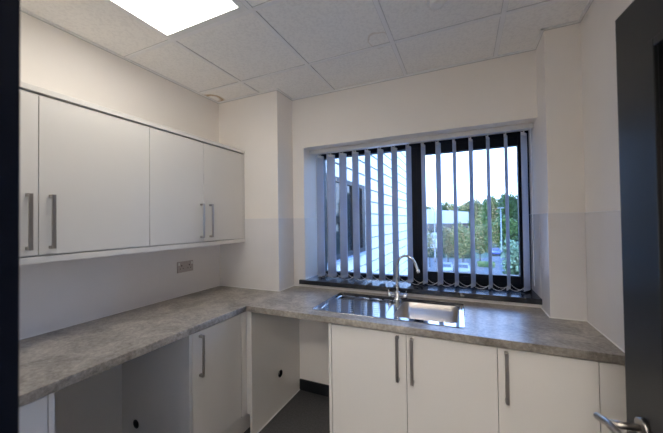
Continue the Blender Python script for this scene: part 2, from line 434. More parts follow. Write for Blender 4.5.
# corner unit on the left run
u = empty('base_cabinet', (-1.7, 1.42, 0), 'pale gloss single door corner unit between the two open appliance spaces', 'cabinet')
def holed_panel(bm, axis, plane, th, a0, a1, z0, z1, ca, cz, r, bump=None):
    """panel with a round cable hole, faces normal to axis"""
    seg = 24
    def P(a, z, o): return (plane+o, a, z) if axis == 'x' else (a, plane+o, z)
    fs = []
    rings = {}
    for o in (0, th):
        ci = [bm.verts.new(P(ca+r*math.cos(2*PI*k/seg), cz+r*math.sin(2*PI*k/seg), o)) for k in range(seg)]
        def edge(k):
            th_ = 2*PI*k/seg; dx, dz = math.cos(th_), math.sin(th_)
            s_ = 1e9
            if dx > 1e-9: s_ = min(s_, (a1-ca)/dx)
            if dx < -1e-9: s_ = min(s_, (a0-ca)/dx)
            if dz > 1e-9: s_ = min(s_, (z1-cz)/dz)
            if dz < -1e-9: s_ = min(s_, (z0-cz)/dz)
            return ca+dx*s_, cz+dz*s_
        ou = []
        corners = [(a1, z1), (a0, z1), (a0, z0), (a1, z0)]
        angs = [(math.atan2(z-cz, a-ca) % (2*PI), (a, z)) for a, z in corners]
        outer = [(2*PI*k/seg, edge(k), k) for k in range(seg)]
        pts = [bm.verts.new(P(*outer[k][1], o)) for k in range(seg)]
        cv = {i: bm.verts.new(P(*c, o)) for i, (_, c) in enumerate(angs)}
        per = []
        for k in range(seg):
            A0, A1 = 2*PI*k/seg, 2*PI*(k+1)/seg
            mids = [cv[i] for i, (an, _) in enumerate(angs) if A0+1e-6 < an < A1-1e-6]
            f = bm.faces.new([ci[k], pts[k]]+mids+[pts[(k+1) % seg], ci[(k+1) % seg]]); fs.append(f)
            per += [pts[k]]+mids
        rings[o] = (ci, per)
    for idx in (0, 1):
        a, b = rings[0][idx], rings[th][idx]
        n = len(a)
        for k in range(n): fs.append(bm.faces.new((a[k], a[(k+1) % n], b[(k+1) % n], b[k])))
    bmesh.ops.recalc_face_normals(bm, faces=fs)
bm = bmesh.new(); holed_panel(bm, 'y', 1.172, .018, XL+.006, XDR, .0, WB-.001, -1.858, .257, .024)
ep = mk('end_panel', bm, 'carcass', parent=u)
# rubber ring of the cable hole: annulus
def ring_mesh(axis, c, r0, r1, h):
    bm = bmesh.new(); seg = 24; R = []
    for (r_, o) in ((r0, -h), (r1, -h), (r1, h), (r0, h)):
        R.append([bm.verts.new((c[0]+(o if axis == 'x' else r_*math.cos(2*PI*k/seg)), c[1]+(o if axis == 'y' else r_*math.cos(2*PI*k/seg)), c[2]+r_*math.sin(2*PI*k/seg))) for k in range(seg)])
    for i in range(4):
        for k in range(seg): bm.faces.new((R[i][k], R[i][(k+1) % seg], R[(i+1) % 4][(k+1) % seg], R[(i+1) % 4][k]))
    bmesh.ops.recalc_face_normals(bm, faces=bm.faces[:])
    return bm
mk('cable_hole_ring', ring_mesh('y', (-1.858, 1.181, .257), .020, .0265, .0105), 'black', parent=ep, label='black round cable hole')
mk('body', carcass_box(XL+.05, XDR-.020, 1.192, YC-.006, .15, .87, '+x'), 'carcass', parent=u)
door(u, 'x', XDR, 1.1925, 1.586, DB+.02, DT, 1.243, (.607, .842))
mk('corner_post', B((XDR-.018, XDR, 1.5875, 1.6395, .16, WB-.001), (XDR-.0, XF+.0045, 1.6400, 1.658, .16, WB-.001), bev=.001), 'cab', parent=u)
mk('back_panel', B((XL+.036, XL+.052, .586, 1.1715, 0, WB-.001)), 'carcass', parent=u)
mk('plinth', B((XDR-.066, XDR-.05, 1.192, 1.90, 0, .150)), 'cab', parent=u)
bm = bmesh.new(); holed_panel(bm, 'x', XF+.005, .018, 1.6405, YB-.001, .0, WB-.001, 1.985, .279, .026)
ep = mk('end_panel', bm, 'cab', parent=u)
mk('cable_hole_ring', ring_mesh('x', (XF+.014, 1.985, .279), .022, .0285, .0105), 'black', parent=ep, label='black round cable hole')
mk('sealant_bead', B((XF+.023, XF+.029, 1.642, YB-.013, 0, .007)), 'seal', parent=u)
# left unit next to the doorway
u = empty('base_cabinet', (-1.7, .38, 0), 'pale single door unit nearest the doorway at the left end of the worktop', 'cabinet')
mk('end_panel', B((XL+.006, XDR, .567, .585, 0, WB-.001), bev=.001), 'cab', parent=u)
mk('body', carcass_box(XL+.006, XDR-.020, YD1+.004, .566, .15, .87, '+x'), 'carcass', parent=u)
door(u, 'x', XDR, YD1+.004, .5655, DB, DT, .25, (.607, .842))
mk('plinth', B((XDR-.066, XDR-.05, YD1+.004, .566, 0, .15)), 'cab', parent=u)

# ------------------------------------------------------------------ wall cabinets
XW = -1.750; CZ0, CZ1 = 1.345, 2.078
def wall_cab(y0, y1, ym, h1, h2, label, extra=None, z=(1.375, 1.624)):
    u = empty('wall_cabinet', ((XL+XW)/2, (y0+y1)/2, CZ0), label, 'cabinet', None)
    bm = bmesh.new(); t = .018; x0, x1 = XL+.0045, XW-.020
    yy1 = extra or y1
    box(bm, x0, x1, y0, y0+t, CZ0, CZ1); box(bm, x0, x1, y1-t, y1, CZ0, CZ1); box(bm, x0, x1, y0+t, y1-t, CZ0, CZ0+t); box(bm, x0, x1, y0+t, y1-t, CZ1-t, CZ1)
    box(bm, x0, x0+.006, y0+t, y1-t, CZ0+t, CZ1-t); box(bm, x0+.006, x1-.02, y0+t, y1-t, 1.70, 1.718)
    mk('body', bm, 'carcass', parent=u)
    door(u, 'x', XW, y0, ym, CZ0+.004, CZ1-.004, h1, z); door(u, 'x', XW, ym, y1, CZ0+.004, CZ1-.004, h2, z)
    return u
wall_cab(.197, 1.190, .674, .637, .717, 'pale gloss double wall cabinet on the left, nearer the doorway')
u = wall_cab(1.1905, 2.018, 1.600, 1.576, 1.659, 'pale gloss double wall cabinet on the left, ending at the boxed corner pier')
mk('filler_panel', B((XW-.018, XW, 2.0195, YC-.0045, CZ0+.004, CZ1-.004), bev=.001), 'cab', parent=u)
mk('cornice', B((XL+.0005, XW+.006, YD1+.002, YC-.0045, 2.085, 2.110), (XL+.0045, XW-.022, YD1+.002, YC-.0045, CZ1+.0005, 2.085), bev=.0015), 'cab',
   label='pale flat cornice board along the top of the wall cabinets', cat='cornice')
mk('pelmet', B((XW-.022, XW+.002, YD1+.002, YC-.0045, 1.312, 1.342), (XL+.0045, XW-.022, YD1+.002, YC-.0045, 1.327, 1.3445), bev=.0015), 'cab',
   label='pale light pelmet along the underside of the wall cabinets', cat='pelmet')

# ------------------------------------------------------------------ socket
u = empty('wall_socket', (XL+t, 1.678, 1.095), 'brushed metal double socket on the wall under the wall cabinets', 'socket')
px = XL+t
mk('faceplate', B((px, px+.008, 1.605, 1.751, 1.095, 1.181), bev=.002), 'socketplate', parent=u)
for yc in (1.643, 1.713):
    bm = bmesh.new()
    box(bm, px+.0078, px+.0084, yc-.004, yc+.004, 1.143, 1.153); box(bm, px+.0078, px+.0084, yc-.0165, yc-.0085, 1.122, 1.127); box(bm, px+.0078, px+.0084, yc+.0085, yc+.0165, 1.122, 1.127)
    mk('socket_holes', bm, 'black', parent=u)
for yc in (1.619, 1.737):
    mk('rocker_switch', B((px+.0078, px+.011, yc-.006, yc+.006, 1.152, 1.172), bev=.0015), 'plastic', parent=u)

# ------------------------------------------------------------------ window
YG = YFR+.03
win = struct('window_1', B((WX0, WX1, YFR, YFR+.07, WZ0+.030, WZ0+.062), (WX0, WX1, YFR, YFR+.07, WZ1-.042, WZ1),
             (WX0, WX0+.045, YFR, YFR+.07, WZ0+.062, WZ1-.042), (WX1-.045, WX1, YFR, YFR+.07, WZ0+.062, WZ1-.042),
             (-.428, -.360, YFR, YFR+.07, WZ0+.062, WZ1-.042), bev=.003), 'dark',
             'anthracite framed window with a fixed left light and an opening right light', 'window')
mk('glass_pane', B((WX0+.044, -.427, YG, YG+.006, WZ0+.061, WZ1-.041)), 'glass', parent=win)
a0, a1, c0, c1 = -.360, WX1-.045, WZ0+.062, WZ1-.042
f = .042; cb = 1.055; ct = 2.035
sash = mk('opening_sash', B((a0, a0+f, YFR-.012, YFR+.05, c0, c1), (a1-.028, a1, YFR-.012, YFR+.05, c0, c1), (a0+f, a1-.028, YFR-.012, YFR+.05, c0, cb), (a0+f, a1-.028, YFR-.012, YFR+.05, ct, c1), bev=.003), 'dark', parent=win)
mk('glass_pane', B((a0+f-.001, a1-.027, YG, YG+.006, cb-.001, ct+.001)), 'glass', parent=sash)
bm = B((a0+.35, a0+.41, YFR-.022, YFR-.012, cb-.035, cb-.015), (a0+.33, a0+.43, YFR-.040, YFR-.028, cb-.032, cb-.020), (a0+.355, a0+.37, YFR-.03, YFR-.02, cb-.032, cb-.020), bev=.002)
mk('window_handle', bm, 'dark', parent=sash)
mk('window_sill', B((WX0-.045, XRC-.004, YB-.030, YB+.001, WZ0, WZ0+.037), (WX0+.0005, XRC-.0045, YB, YFR+.005, WZ0+.0005, WZ0+.037), bev=.002), 'sill', parent=win, label='black gloss sill board')
mk('outer_sill', B((WX0, WX1, YFR+.07, YFR+.22, WZ0-.01, WZ0+.012)), 'outsill', parent=win)

# ------------------------------------------------------------------ vertical blind
YBL = 2.41
bl = empty('vertical_blind', (-.42, YBL, 2.10), 'open vertical blind of narrow grey fabric slats hanging in the window recess', 'blind')
bm = B((WX0+.005, WX1-.004, YBL-.023, YBL+.023, 2.100, 2.136), bev=.003)
box(bm, WX0+.004, WX1-.003, YBL-.024, YBL-.022, 2.128, 2.130)
mk('headrail', bm, 'rail', parent=bl)
slats = [(-1.1875, 66), (-1.0803, 55), (-.9646, 63), (-.8484, 70), (-.7374, 74), (-.6273, 71), (-.5109, 69), (-.3969, 71), (-.2835, 75), (-.1725, 68),
         (-.0574, 75), (.0548, 70), (.1673, 71), (.2796, 69), (.3885, 57)]
Z0S, Z1S = .988, 2.082; HWD = .0445
ends = []
for i, (cx, ang) in enumerate(slats):
    a = math.radians(ang); d = Vector((math.cos(a), math.sin(a), 0)); n = Vector((-d.y, d.x, 0))
    bm = bmesh.new(); nu, nz = 6, 8; th = .0006; g = []
    tw = random.uniform(-.03, .03)
    for side in (0, 1):
        rows = []
        for k in range(nz+1):
            z = Z0S+(Z1S-Z0S)*k/nz; ta = tw*(1-k/nz); dd = Vector((math.cos(a+ta), math.sin(a+ta), 0)); nn = Vector((-dd.y, dd.x, 0))
            rows.append([bm.verts.new(Vector((cx, YBL, z))+dd*HWD*(2*j/nu-1)+nn*(.004*(1-(2*j/nu-1)**2)+th*side)) for j in range(nu+1)])
        g.append(rows)
    for side in (0, 1):
        for k in range(nz):
            for j in range(nu):
                q4 = (g[side][k][j], g[side][k][j+1], g[side][k+1][j+1], g[side][k+1][j]); ff = bm.faces.new(q4 if side == 0 else tuple(reversed(q4))); ff.smooth = True
    for k in range(nz):
        for j in (0, nu): bm.faces.new((g[0][k][j], g[0][k+1][j], g[1][k+1][j], g[1][k][j]))
    for j in range(nu):
        for k in (0, nz): bm.faces.new((g[0][k][j], g[1][k][j], g[1][k][j+1], g[0][k][j+1]))
    bmesh.ops.recalc_face_normals(bm, faces=bm.faces[:])
    sl = mk('slat', bm, 'slat', parent=bl)
    # hanger hook and bottom weight
    c = Vector((cx, YBL, 0))
    bm = bmesh.new(); tube(bm, [(cx, YBL, 2.080), (cx, YBL, 2.101)], .004, 8)
    T = Matrix.Translation((cx, YBL, 0)) @ Matrix.Rotation(a, 4, 'Z')
    box(bm, -.03, .03, -.0005, .0055, 2.062, 2.082, T=T)
    mk('hanger', bm, 'plastic', parent=sl)
    bm = bmesh.new(); box(bm, -.040, .040, -.0002, .0062, .986, 1.010, bev=.001, seg=1, T=T)
    mk('slat_weight', bm, 'slat', parent=sl)
    ends.append((c-d*.041+Vector((0, 0, 1.018)), c+d*.041+Vector((0, 0, 1.018))))
for s_ in (0, 1):
    for i in range(len(ends)-1):
        A, Bq = ends[i][s_], ends[i+1][s_]
        sag = random.uniform(.030, .037)
        bm = bmesh.new(); n = 12; pts = []
        for k in range(n+1):
            u_ = k/n; p_ = A.lerp(Bq, u_); p_.z = max(p_.z-sag*4*u_*(1-u_), .976); pts.append(p_)
        tube(bm, pts, .0011, 5)
        for k in range(0, n+1):
            bmesh.ops.create_icosphere(bm, subdivisions=1, radius=.0032, matrix=Matrix.Translation(pts[k]))
        mk('bead_chain', bm, 'bead', parent=bl)
bm = bmesh.new()
for off in (0, .016):
    x_, y_ = .428-off*.3, YBL-.012-off
    pts = [Vector((x_, y_, 1.03+k*.0045)) for k in range(238)]
    tube(bm, [pts[0], pts[-1]], .0008, 5)
    for p_ in pts: bmesh.ops.create_cube(bm, size=.0028, matrix=Matrix.Translation(p_))
mk('pull_chain', bm, 'bead', parent=bl)

# ------------------------------------------------------------------ sink and tap
sk = empty('sink', (-.47, 1.95, WT), 'inset stainless steel sink with ribbed drainer to the left of its bowl', 'sink')
bm = bmesh.new()
zt = WT+.0018
def rrect(x0, x1, y0, y1, r, z, n=5):
    out = []
    for cx, cy, a0_ in ((x1-r, y1-r, 0), (x0+r, y1-r, PI/2), (x0+r, y0+r, PI), (x1-r, y0+r, 3*PI/2)):
        for k in range(n+1):
            a = a0_+PI/2*k/n; out.append(bm.verts.new((cx+r*math.cos(a), cy+r*math.sin(a), z)))
    return out
def loft(A, Bq, smooth=True):
    n = len(A)
    for k in range(n):
        f_ = bm.faces.new((A[k], A[(k+1) % n], Bq[(k+1) % n], Bq[k])); f_.smooth = smooth
# deck: outer rolled rim, raised edge, then flat deck at zt split with holes -> strips
o0 = rrect(SX0, SX1, SY0, SY1, .022, WT+.0003); o1 = rrect(SX0+.002, SX1-.002, SY0+.002, SY1-.002, .021, zt+.0008); o2 = rrect(SX0+.012, SX1-.012, SY0+.012, SY1-.012, .014, zt+.0008); o3 = rrect(SX0+.017, SX1-.017, SY0+.017, SY1-.017, .012, zt-.0015)
loft(o0, o1); loft(o1, o2); loft(o2, o3)
# deck face with the bowl opening and the drainer recess
b0 = rrect(BX0, BX1, BY0, BY1, .045, zt-.0015)
DX_0, DX_1, DY_0, DY_1 = SX0+.045, BX0-.05, BY0-.02, BY1+.005
d0 = rrect(DX_0, DX_1, DY_0, DY_1, .03, zt-.0015)
edges = []
for L_ in (o3, b0, d0):
    for k in range(len(L_)):
        e_ = bm.edges.get((L_[k], L_[(k+1) % len(L_)])) or bm.edges.new((L_[k], L_[(k+1) % len(L_)])); edges.append(e_)
bmesh.ops.triangle_fill(bm, use_beauty=True, use_dissolve=False, edges=edges)
# drainer recess
d1 = rrect(DX_0+.006, DX_1-.006, DY_0+.006, DY_1-.006, .026, zt-.006)
loft(d0, d1); bm.faces.new(d1)
bmesh.ops.recalc_face_normals(bm, faces=bm.faces[:])
deck = mk('drainer_deck', bm, 'sink', parent=sk)
bm = bmesh.new()
nr = 9
for k in range(nr):
    y_ = DY_0+.035+(DY_1-DY_0-.07)*k/(nr-1)
    pts = [(DX_0+.03, y_, zt-.0110), (DX_0+.045, y_, zt-.0087), (DX_1-.045, y_, zt-.0087), (DX_1-.03, y_, zt-.0110)]
    tube(bm, pts, .0040, 12)
mk('drainer_ribs', bm, 'sink', parent=sk)
bm = bmesh.new()
prof = [(0, 0), (.004, -.006), (.008, -.05), (.014, -.12), (.030, -.142), (.06, -.150)]
R = [rrect(BX0+o, BX1-o, BY0+o, BY1-o, max(.045-o*.3, .02), zt-.0015+z_) for o, z_ in prof]
for i in range(len(R)-1): loft(R[i], R[i+1])
bm.faces.new(R[-1])
bmesh.ops.recalc_face_normals(bm, faces=bm.faces[:])
for f_ in bm.faces: f_.normal_flip()
mk('bowl', bm, 'bowl', parent=sk)
bm = bmesh.new(); cxb, cyb = (BX0+BX1)/2, (BY0+BY1)/2
lathe(bm, [(.001, 0), (.022, 0), (.030, .001), (.040, .003), (.043, .0015), (.043, 0)], (cxb, cyb, zt-.1512), 24)
mk('waste', bm, 'chrome', parent=sk)
bm = bmesh.new(); lathe(bm, [(.001, 0), (.016, 0), (.016, .002), (.001, .002)], (BX0-.035, BY1+.03, zt-.0012), 20)
mk('overflow_cap', bm, 'chrome', parent=sk)

tp = empty('mixer_tap', (-.45, 2.135, zt), 'chrome swan neck mixer tap standing behind the sink bowl', 'tap')
tx, ty = -.450, 2.150
bm = bmesh.new()
lathe(bm, [(.001, 0), (.027, 0), (.027, .004), (.021, .008), (.019, .012), (.019, .050), (.016, .056), (.013, .060), (.001, .060)], (tx, ty, zt-.0012), 28)
tube(bm, [(tx-.045, ty, zt+.030), (tx+.045, ty, zt+.030)], .0125, 18)
mk('tap_body', bm, 'chrome', parent=tp)
for s_ in (-1, 1):
    bm = bmesh.new()
    tube(bm, [(tx+s_*.044, ty, zt+.030), (tx+s_*.050, ty, zt+.030), (tx+s_*.066, ty, zt+.030), (tx+s_*.070, ty, zt+.030)], [.0155, .0165, .0165, .013], 18)
    tube(bm, [(tx+s_*.060, ty, zt+.040), (tx+s_*.062, ty-.004, zt+.058), (tx+s_*.066, ty-.010, zt+.066)], [.004, .0035, .003], 10)
    mk('tap_handle', bm, 'chrome', parent=tp)
bm = bmesh.new()
dr = Vector((.90, -.42, 0)).normalized(); pts = [Vector((tx, ty, zt+.05)), Vector((tx, ty, zt+.12)), Vector((tx, ty, zt+.20)), Vector((tx, ty, zt+.245))]
Ra = .080; zc = zt+.240
for k in range(1, 17):
    a = PI-k*(PI*.90)/16
    pts.append(Vector((tx, ty, zc))+dr*(Ra+Ra*math.cos(a))+Vector((0, 0, Ra*math.sin(a))))
last = pts[-1]; dv = (pts[-1]-pts[-2]).normalized()
for k in (1, 2, 3): pts.append(last+dv*.018*k)
tube(bm, pts, .0088, 16)
spt = mk('spout', bm, 'chrome', parent=tp)
bm = bmesh.new(); e_ = pts[-1]; tube(bm, [e_-dv*.018, e_-dv*.016, e_+dv*.003, e_+dv*.004], [.0095, .0112, .0112, .009], 16)
mk('aerator', bm, 'chrome', parent=spt)

# ------------------------------------------------------------------ ceiling light and detector
lx0, lx1, ly0, ly1 = LX0+.013, LX1-.013, LY0+.013, LY1-.013
u = empty('ceiling_light', ((lx0+lx1)/2, (ly0+ly1)/2, ZC), 'square white recessed light panel glowing in the ceiling', 'light')
fr = .008; fw = .036
mk('frame', B((lx0, lx1, ly0, ly0+fr, ZC-.001, ZC+.022), (lx0, lx1, ly1-fw, ly1, ZC-.001, ZC+.022), (lx0, lx0+fr, ly0+fr, ly1-fw, ZC-.001, ZC+.022), (lx1-fw, lx1, ly0+fr, ly1-fw, ZC-.001, ZC+.022)), 'plastic', parent=u)
mk('diffuser', B((lx0+fr, lx1-fw, ly0+fr, ly1-fw, ZC+.001, ZC+.014)), 'lamp', parent=u)
mk('corridor_fill_light', B((lx0+2*GM, lx1+2*GM, ly0-3*GM, ly1-3*GM, ZC+.001, ZC+.014)), 'corrfill', label='unseen square light panel added in the corridor ceiling as fill', cat='light')  # out of view, added to send fill light through the doorway
u = empty('smoke_detector', (-.102, 1.545, ZC), 'small white round detector on the ceiling at the top of the view', 'detector')
bm = bmesh.new(); lathe(bm, [(.001, -.001), (.052, -.001), (.052, -.012), (.046, -.018), (.001, -.018)], (-.102, 1.545, ZC+.001), 32)
mk('base', bm, 'plastic', parent=u)
bm = bmesh.new(); lathe(bm, [(.036, -.017), (.036, -.032), (.030, -.040), (.012, -.044), (.001, -.044)], (-.102, 1.545, ZC+.001), 32)
mk('cover', bm, 'plastic', parent=u)

# ------------------------------------------------------------------ doorway lining and the open door
struct('trim_1', B((DX0, DX0+.022, YD0-.01, YD1+.004, 0, 2.09), (DX1-.022, DX1, YD0-.01, YD1+.004, 0, 2.09), (DX0+.022, DX1-.022, YD0-.01, YD1+.004, 2.068, 2.09),
                   (DX0-.05, DX0, YD1-.0005, YD1+.012, 0, 2.14), (DX1, DX1+.05, YD1-.0005, YD1+.012, 0, 2.14), (DX0-.05, DX1+.05, YD1-.0005, YD1+.012, 2.0905, 2.14), bev=.002),
       'navy', 'dark blue black door lining at the left edge of the view', 'door frame')
# leaf: free edge at (.403,1.085), hinge side toward the doorway
fe = Vector((.400, 1.085, 0)); hd = Vector((.097, -.995, 0)).normalized(); W_ = .885
nrm = Vector((-hd.y, hd.x, 0))   # points to +x side
if nrm.x < 0: nrm = -nrm
T = Matrix(((hd.x, nrm.x, 0, fe.x), (hd.y, nrm.y, 0, fe.y), (0, 0, 1, 0), (0, 0, 0, 1)))
def dbox(bm, *b, **k): return box(bm, *b, T=T, **k)
bm = bmesh.new(); DZ = 2.04; g0, g1, gz0, gz1 = .150, .36, .75, 1.885
for b in ((0, g0, 0, .044, .006, DZ), (g1, W_, 0, .044, .006, DZ), (g0, g1, 0, .044, .006, gz0), (g0, g1, 0, .044, gz1, DZ)): dbox(bm, *b)
# weld the coplanar pieces' outline only at the outer edge: small edge lipping
d1_ = mk('door_1', bm, 'darkdoor', origin=(fe.x+hd.x*W_, fe.y+hd.y*W_, 0), label='tall dark grey door standing open at the right edge', cat='door', kind='structure')
bm = bmesh.new(); bw = .016
for y0, y1 in ((-.006, .004), (.040, .050)):
    for b in ((g0-bw, g0+.004, y0, y1, gz0-bw, gz1+bw), (g1-.004, g1+bw, y0, y1, gz0-bw, gz1+bw), (g0+.004, g1-.004, y0, y1, gz0-bw, gz0+.004), (g0+.004, g1-.004, y0, y1, gz1-.004, gz1+bw)):
        dbox(bm, *b, bev=.0015, seg=1)
mk('glazing_bead', bm, 'darkdoor', parent=d1_)
bm = bmesh.new(); dbox(bm, g0, g1, .018, .026, gz0, gz1)
mk('vision_panel', bm, 'visionglass', parent=d1_, label='narrow dark glass panel')
bm = bmesh.new()
def Tp(a, b, z): return tuple(T @ Vector((a, b, z)))
ha, hz = .074, .948
for sgn, y0 in ((-1, 0), (1, .044)):
    tube(bm, [Tp(ha, y0, hz), Tp(ha, y0+sgn*.009, hz), Tp(ha, y0+sgn*.010, hz)], [.024, .024, .022], 24)
    tube(bm, [Tp(ha, y0+sgn*.009, hz), Tp(ha, y0+sgn*.073, hz)], .0085, 14)
    tube(bm, [Tp(ha-.040, y0+sgn*.080, hz-.008), Tp(ha, y0+sgn*.075, hz), Tp(ha+.11, y0+sgn*.070, hz)], .0095, 14)
mk('door_handle', bm, 'steel', parent=d1_)
bm = bmesh.new()
for z_ in (.25, 1.1, 1.85): tube(bm, [Tp(W_+.004, .022, z_), Tp(W_+.004, .022, z_+.1)], .007, 12)
mk('hinge', bm, 'steel', parent=d1_)

# ------------------------------------------------------------------ outside
G = -5.0
struct('facade', B((XL-3.0, XL-.12, YB, YFR+.16, G, 4.6), (XR+.12, XR+6.0, YB, YFR+.16, G, 4.6), (XL-.12, XR+.12, YB, YFR+.16, G, -.1), (XL-.12, XR+.12, YB, YFR+.16, 2.75, 4.6)), 'facade', 'outer wall of the building round the window', 'wall')
mk('ground', B((-140, 140, YFR+.16, 170, G-.5, G-.03)), 'grass', label='rough grass ground beyond the window', cat='ground', kind='structure')
bm = bmesh.new(); prism(bm, [(-30, 10), (1.5, 10), (3.4, 34), (4.6, 42), (5.4, 47.5), (12, 58), (16, 66), (10, 66), (1, 53), (-30, 53)], G-.03, G)
mk('car_park', bm, 'asphalt', label='blue grey tarmac car park outside the window', cat='road', kind='structure')

# neighbouring wing with white weatherboards
WXP = -1.60; wy0, wy1, wz0, wz1 = 2.95, 5.02, .95, 2.10; WY1 = 10.1
bd = empty('building_wing', (WXP-3, 6.4, G), 'white weatherboarded wing seen through the left window light', 'building')
mk('wall', B((WXP-5.5, WXP-.03, YFR+.17, WY1, G, 4.4)), 'cladgap', parent=bd)
bm = bmesh.new(); p_ = .225; z = G
def board(bm, y0, y1, z0, z1):
    # slightly sloped weatherboard face (thicker at its lower edge)
    vs = [bm.verts.new(c) for c in ((WXP-.03, y0, z0), (WXP, y0, z0), (WXP-.008, y0, z1), (WXP-.03, y0, z1), (WXP-.03, y1, z0), (WXP, y1, z0), (WXP-.008, y1, z1), (WXP-.03, y1, z1))]
    fs = [bm.faces.new([vs[i] for i in q_]) for q_ in ((0, 1, 2, 3), (7, 6, 5, 4), (1, 5, 6, 2), (3, 2, 6, 7), (0, 4, 5, 1), (0, 3, 7, 4))]
    bmesh.ops.recalc_face_normals(bm, faces=fs)
z = wz0-p_*27
while z < 4.35:
    z0_, z1_ = z, z+p_-.026
    if z0_ >= wz1 or z1_ <= wz0: board(bm, YFR+.17, WY1, z0_, z1_)
    else:
        board(bm, YFR+.17, wy0, z0_, z1_); board(bm, wy1, WY1, z0_, z1_)
        if z1_ > wz1: board(bm, wy0, wy1, wz1, z1_)
        if z0_ < wz0: board(bm, wy0, wy1, z0_, wz0)
    z += p_
mk('weatherboards', bm, 'clad', parent=bd)
mk('corner_trim', B((WXP-.03, WXP+.012, WY1-.06, WY1+.012, G, 4.4)), 'clad', parent=bd)
wf = mk('window', B((WXP-.03, WXP+.004, wy0, wy1, wz0, wz0+.07), (WXP-.03, WXP+.004, wy0, wy1, wz1-.07, wz1), (WXP-.03, WXP+.004, wy0, wy0+.07, wz0+.07, wz1-.07), (WXP-.03, WXP+.004, wy1-.17, wy1, wz0+.07, wz1-.07),
            (WXP-.03, WXP+.004, 4.05, 4.13, wz0+.07, wz1-.07), (WXP-.03, WXP+.004, 4.36, 4.58, wz0+.07, wz1-.07), bev=.003), 'dark', parent=bd)
M['wingglass'] = mat('dark reflecting window glass', (.012, .016, .02), .03, spec=.35); M['wingglass'].node_tree.nodes['Principled BSDF'].inputs['IOR'].default_value = 1.25
mk('pane', B((WXP-.028, WXP-.020, wy0+.05, wy1-.08, wz0+.05, wz1-.05)), 'wingglass', parent=wf)
mk('window_ledge', B((WXP-.03, WXP+.09, wy0-.03, wy1+.03, wz0-.035, wz0-.002), bev=.003), 'outsill', parent=wf)
mk('roof', B((WXP-5.6, WXP+.15, YFR+.17, WY1+.2, 4.4, 4.6)), 'roofing', parent=bd)

# industrial building far off
bd = empty('industrial_building', (-6, 104, G), 'long white industrial building in front of the far trees', 'building')
bm = bmesh.new()
pr = [(-18, G), (1.3, G), (1.3, 3.65), (-18, 5.5)]
vsA = [bm.verts.new((x, 97, z)) for x, z in pr]; vsB = [bm.verts.new((x, 112, z)) for x, z in pr]
bm.faces.new(vsA); bm.faces.new(list(reversed(vsB)))
for i in range(4): bm.faces.new((vsA[i], vsB[i], vsB[(i+1) % 4], vsA[(i+1) % 4]))
bmesh.ops.recalc_face_normals(bm, faces=bm.faces[:])
mk('wall', bm, 'whitebuilding', parent=bd)
mk('dark_band', B((-17.5, 1.0, 96.9, 97, -2.5, .3)), 'cardark', parent=bd)  # plain dark band for the dark gap low on the front
bd = empty('low_building', (-7.5, 62, G), 'low white building with a pinkish base behind the small trees', 'building')
mk('wall', B((-12, -4.0, 60, 65, G+1.0, -1.9)), 'whitebuilding', parent=bd)
mk('plinth', B((-12, -4.02, 59.95, 64.9, G, G+1.0)), 'brick', parent=bd)
mk('roof', B((-12.2, -3.8, 59.8, 65.2, -1.9, -1.75)), 'roofing', parent=bd)

def lamp_post(loc, h, label, first=None):
    if first: return copy_thing(first, loc, label)
    u = empty('lamp_post', loc, label, 'lamp post', 'lamp posts in the car park')
    x, y, z = loc
    bm = bmesh.new(); tube(bm, [(x, y, z), (x, y, z+1.2), (x, y, z+1.25), (x, y, z+h)], [.13, .13, .09, .06], 10)
    mk('pole', bm, 'galv', parent=u)
    mk('lamp_head', B((x-.55, x-.05, y-.12, y+.12, z+h-.02, z+h+.10), (x+.05, x+.55, y-.12, y+.12, z+h-.02, z+h+.10), (x-.06, x+.06, y-.05, y+.05, z+h-.04, z+h+.02), bev=.01, seg=1), 'galv', parent=u)
    return u
lp = lamp_post((-4.15, 47.8, G), 8.35, 'tall grey twin headed lamp post at the left of the car park')
lamp_post((5.85, 59, G), 0, 'grey lamp post against the dark trees at the right', lp)
lamp_post((-1.5, 88, G+1.2), 0, 'distant lamp post rising above the white industrial roof', lp)

# vegetation
def crown(bm, c, rad, n, s, shell=.55):
    for _ in range(n):
        while True:
            v = Vector((random.uniform(-1, 1), random.uniform(-1, 1), random.uniform(-1, 1)))
            if shell < v.length < 1: break
        # lumpy outline
        k = 1+.16*math.sin(5*v.x+c[0])*math.cos(4*v.z+c[1])+.08*math.sin(9*v.y)
        p = Vector((c[0]+v.x*rad[0]*k, c[1]+v.y*rad[1]*k, c[2]+v.z*rad[2]*k))
        a = Vector((random.gauss(0, 1), random.gauss(0, 1), random.gauss(0, 1))).normalized(); b = a.orthogonal().normalized()
        b = (Matrix.Rotation(random.uniform(0, 6.28), 3, a) @ b); d = a.cross(b); ss = s*random.uniform(.6, 1.3)
        vs = [bm.verts.new(p+b*ss*x_+d*ss*y_+a*ss*z_) for x_, y_, z_ in ((-1, -.1, 0), (-.3, -.55, .12), (.6, -.45, 0), (1, .1, -.1), (.3, .55, .1), (-.6, .5, 0))]
        bm.faces.new(vs)

def trunk_mesh(x, y, z, h, r, spread):
    bm = bmesh.new(); tube(bm, [(x, y, z), (x+.05*r, y, z+h*.5), (x, y, z+h)], [r, r*.8, r*.5], 8)
    for k in range(5):
        a = k*2*PI/5+.4; z0_ = z+h*(.55+.08*k)
        tube(bm, [(x, y, z0_), (x+spread*.5*math.cos(a), y+spread*.5*math.sin(a), z0_+spread*.4), (x+spread*math.cos(a), y+spread*math.sin(a), z0_+spread*.9)], [r*.45, r*.3, r*.12], 6)
    return bm

